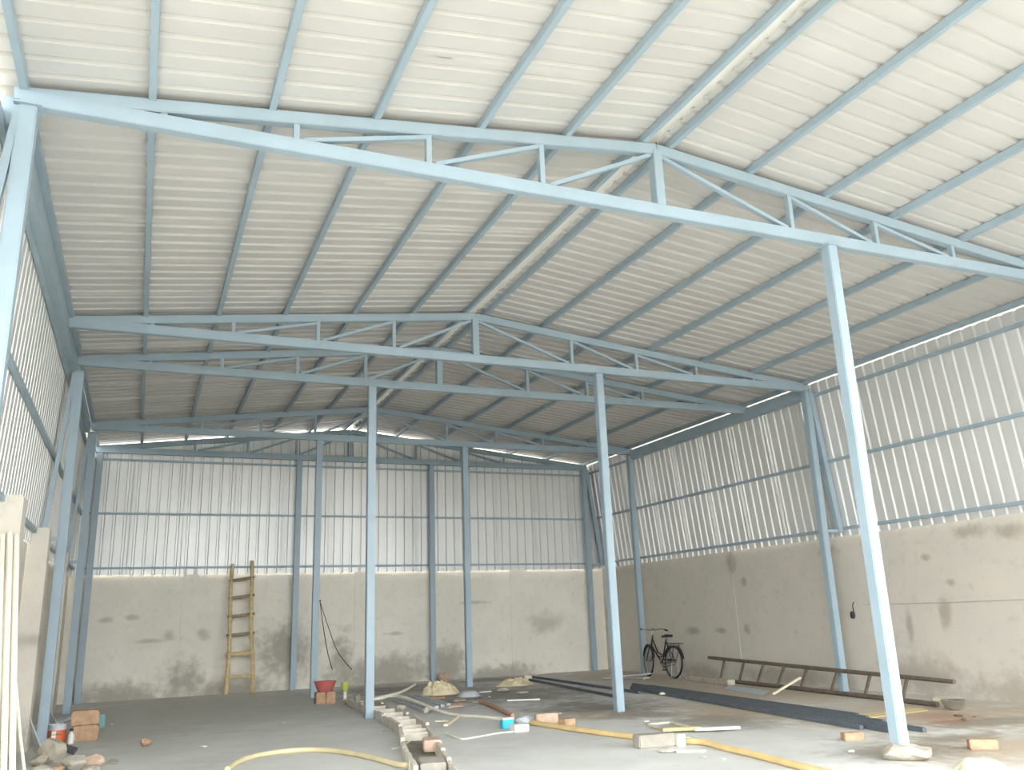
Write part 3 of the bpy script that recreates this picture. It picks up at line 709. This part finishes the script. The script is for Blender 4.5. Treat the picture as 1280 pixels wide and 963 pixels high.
# ---- pale boards and block in the right foreground
brick('cement_block', M_BLOCK, at(818, 934), (.42, .18, .13), radians(-6), 'pale cement block in front of the pale boards', 'block')
brick('foam_block', M_WHITE, at(850, 933), (.09, .12, .12), radians(-6), 'small white foam block against the pale cement block', 'block')
for k, (a, b, w, h_, m, lab) in enumerate((((811, 907), (838, 904.5), .05, .02, M_CREAM, 'bent cream strip, upper left of the pale boards'), ((838, 904.5), (866, 912), .05, .02, M_CREAM, 'bent cream strip, sloping down towards the white board'), ((812, 908), (836, 916), .05, .02, M_CREAM, 'cream strip running down behind the cement block'), ((828, 917), (876, 915), .10, .035, M_PLANK, 'yellowish timber plank behind the cement block'), ((868, 916.5), (925, 914), .07, .03, M_WHITE, 'long white board pointing right in the foreground'), ((848, 926), (868, 924), .06, .025, M_WHITE, 'small white strip right of the foam block'), ((866, 924), (884, 930), .09, .03, M_WHITE, 'short white board angled below the long white board'), ((845, 941), (882, 940), .09, .02, M_WHITE, 'flat white strip under the yellow hose'))):
    p, q = at(*a), at(*b); p.z = q.z = h_/2+.003+(.02 if k in (3, 4) else 0)
    stick('wood_strip', m, p, q, w, h_, lab, 'wood strip')
rock('cement_lump', M_LIGHTCONC, at(834, 941), (.22, .16, .05), 91, 'flat pale cement scrap in front of the cement block', 'cement lump')
# ---- bricks on the right
brick('brick', M_BRICK, at(1066, 926), (.21, .11, .08), radians(-20), 'tan brick lying against the front of the steel bar bundle')
brick('brick', M_BRICK, at(1229, 937), (.25, .12, .09), radians(-36), 'single tan brick at the far right of the floor')
rock('mortar_lump', M_CONC, (6.55, 6.33, 0), (.56, .5, .15), 8, 'lump of mortar round the foot of the front right post', 'mortar', sub_=3, rough=.6)
crumple('cement_sack', M_YSACK, at(1228, 976), .30, .24, .2, 9, 'cream and yellow sack at the bottom right corner', 'sack', wr=.15)

# ---- left corner: tins, bricks, plates, rubble, poles
p = at(70, 930)
t = thing('paint_tin', 'orange paint tin at the foot of the left column', 'tin', p)
MB().lathe([(.105, .0), (.108, .01), (.108, .17)], 24, p).build('tin_body', M_ORANGE, t, smooth=True)
MB().lathe([(.108, .17), (.109, .235), (.1, .237), (.1, .21)], 24, p).build('tin_top', M_GREYSTEEL, t, smooth=True)
MB().tube([p+Vector((-.108, 0, .2)), p+Vector((-.06, -.12, .12)), p+Vector((.06, -.12, .12)), p+Vector((.108, 0, .2))], .004, 6).build('handle', M_ALLOY, t, smooth=True)
MB().bar(p+Vector((-.03, -.109, .06)), p+Vector((-.03, -.109, .16)), .05, .006, (0, 1, 0)).build('label_patch', M_WHITE, t)
p = at(88, 930); t = thing('bottle', 'small white bottle between the orange tin and the brick pile', 'bottle', p)
MB().lathe([(.035, 0), (.04, .02), (.04, .1), (.02, .13), (.018, .15)], 16, p).build('bottle_body', M_WHITE, t, smooth=True)
MB().lathe([(.022, .15), (.022, .18)], 14, p).build('cap', M_BLACK, t)
bq = at(106, 926)
brick('brick', M_BRICK, bq, (.32, .2, .19), -.05, 'lower tan brick of the pile beside the orange tin')
brick('brick', M_BRICK, bq+Vector((-.02, .02, 0)), (.33, .19, .18), .03, 'upper tan brick of the pile beside the orange tin', z=.195)
p = at(125, 911); brick('plastic_can', M_TEAL, p, (.1, .09, .2), .3, 'small teal can standing right of the brick pile', 'can')
p, q = at(66, 908), at(112, 887); p.z = q.z = .03
stick('floor_plank', M_GREYSTEEL, p, q, .16, .04, 'grey plank on the floor behind the brick pile', 'plank')
def plate(name, pts, th, label):
    a = [Vector(v) for v in pts]; n = (a[1]-a[0]).cross(a[2]-a[0]).normalized()*th
    tag(MB().add(a+[v+n for v in a], [(0, 1, 2), (5, 4, 3), (0, 3, 4, 1), (1, 4, 5, 2), (2, 5, 3, 0)]).build(name, M_GREYSTEEL), label, 'plate', 'grey triangular plates')
plate('steel_plate', [(-1.0, 12.4, .001), (-.86, 11.9, .001), (-1.1, 12.35, .42)], .012, 'grey triangular plate leaning near the rubble heap')
plate('steel_plate', [(-1.02, 14.9, .001), (-.86, 14.5, .001), (-1.12, 14.9, .38)], .012, 'grey triangular plate leaning behind the brick pile')
flat('slate_scrap', M_DARKSTEEL, [at(74, 938), at(80, 933), at(97, 938), at(92, 945)], .03, 'flat dark scrap between the rubble and the brick pile', 'scrap')
for k, (a, b, sx, sy, sz, m, lab) in enumerate(((66, 954, .32, .3, .30, M_CONC, 'big upright concrete chunk in the left rubble heap'), (93, 962, .36, .3, .17, M_LIGHTCONC, 'pale flat chunk in the middle of the left rubble heap'), (118, 961, .2, .2, .18, M_PINKBRICK, 'pinkish broken brick at the right end of the left rubble heap'), (48, 958, .26, .24, .14, M_CONC, 'grey chunk at the left end of the left rubble heap'), (68, 968, .2, .18, .08, M_BRICK, 'orange brick piece at the bottom of the left rubble heap'), (50, 972, .28, .26, .12, M_LIGHTCONC, 'pale chunk below the grey one in the left rubble heap'), (110, 970, .25, .2, .1, M_CONC, 'low grey chunk in front of the pinkish broken brick'))):
    rock('rubble', m, at(a, b), (sx, sy, sz), 120+k, lab, 'rubble', 'left rubble heap')
rock('broken_brick', M_BRICK, at(182, 933), (.16, .13, .12), 33, 'single broken brick alone on the left floor', 'brick')
flat('cement_scrap', M_LIGHTCONC, [at(134, 955), at(138, 951), at(148, 952), at(146, 956)], .02, 'flat pale scrap just right of the left rubble heap', 'scrap')
PLAB = ['outermost pale pole of the three leaning at the left edge', 'middle pale pole of the three leaning at the left edge', 'innermost pale pole of the three leaning at the left edge']
for k in range(3):
    b_ = Vector((-.93+.062*k, 8.4, .0)); tp = Vector((-1.245+.06*k, 9.50, 2.30+.03*(k % 2)))
    tag(MB().tube([b_+Vector((0, 0, .012)), b_.lerp(tp, .5)+Vector((0, -.02, 0)), tp], .026, 10).build('pale_pole', M_WHITEPVC, smooth=True), PLAB[k], 'pole', 'pale poles on the left')
tag(MB().tube([Vector((-.70, 8.55, .012)), Vector((-.86, 8.95, .55)), Vector((-1.04, 9.4, 1.25))], .014, 8).build('thin_stick', M_WHITEPVC, smooth=True), 'thin pale stick slanting right in front of the pale poles', 'stick')
# ---- small chips scattered on the floor
CH = [(150, 885, 'in the far left corner'), (140, 906, 'right of the teal can'), (220, 872, 'left of the bamboo ladder foot'), (330, 880, 'right of the bamboo ladder foot'), (590, 857, 'left of the post with the pan'),
      (612, 872, 'right of the pan'), (690, 869, 'in the middle of the dark floor'), (683, 861, 'below the end of the crumpled sheet'), (700, 893, 'above the pale pink brick'), (650, 893, 'above the cyan box'),
      (808, 903, 'right of the post foot, above the bent cream strips'), (765, 918, 'above the yellow hose, left of the cement block'), (880, 947, 'below the flat white strip'), (905, 950, 'right end, below the yellow hose'), (1065, 941, 'left of the mortar lump'),
      (1218, 897, 'in the rusty soil, rightmost'), (1205, 901, 'in the rusty soil, nearest'), (1198, 896, 'in the rusty soil below the bowl'), (480, 915, 'left of the drain channel'), (355, 905, 'on the bare left floor'), (255, 935, 'on the floor above the arching hose end')]
for k, (a, b, wh) in enumerate(CH):
    rd = random.Random(200+k); s_ = rd.uniform(.04, .1); dk = wh.startswith('in the rusty')
    rock('cement_chip', M_DARKWOOD if dk else (M_WHITE if k % 3 else M_LIGHTCONC), at(a, b), (s_*1.5, s_, s_*.4), 300+k, ('tiny dark clod ' if dk else 'tiny pale chip ')+wh, 'chip', 'loose chips on the floor', sub_=1)
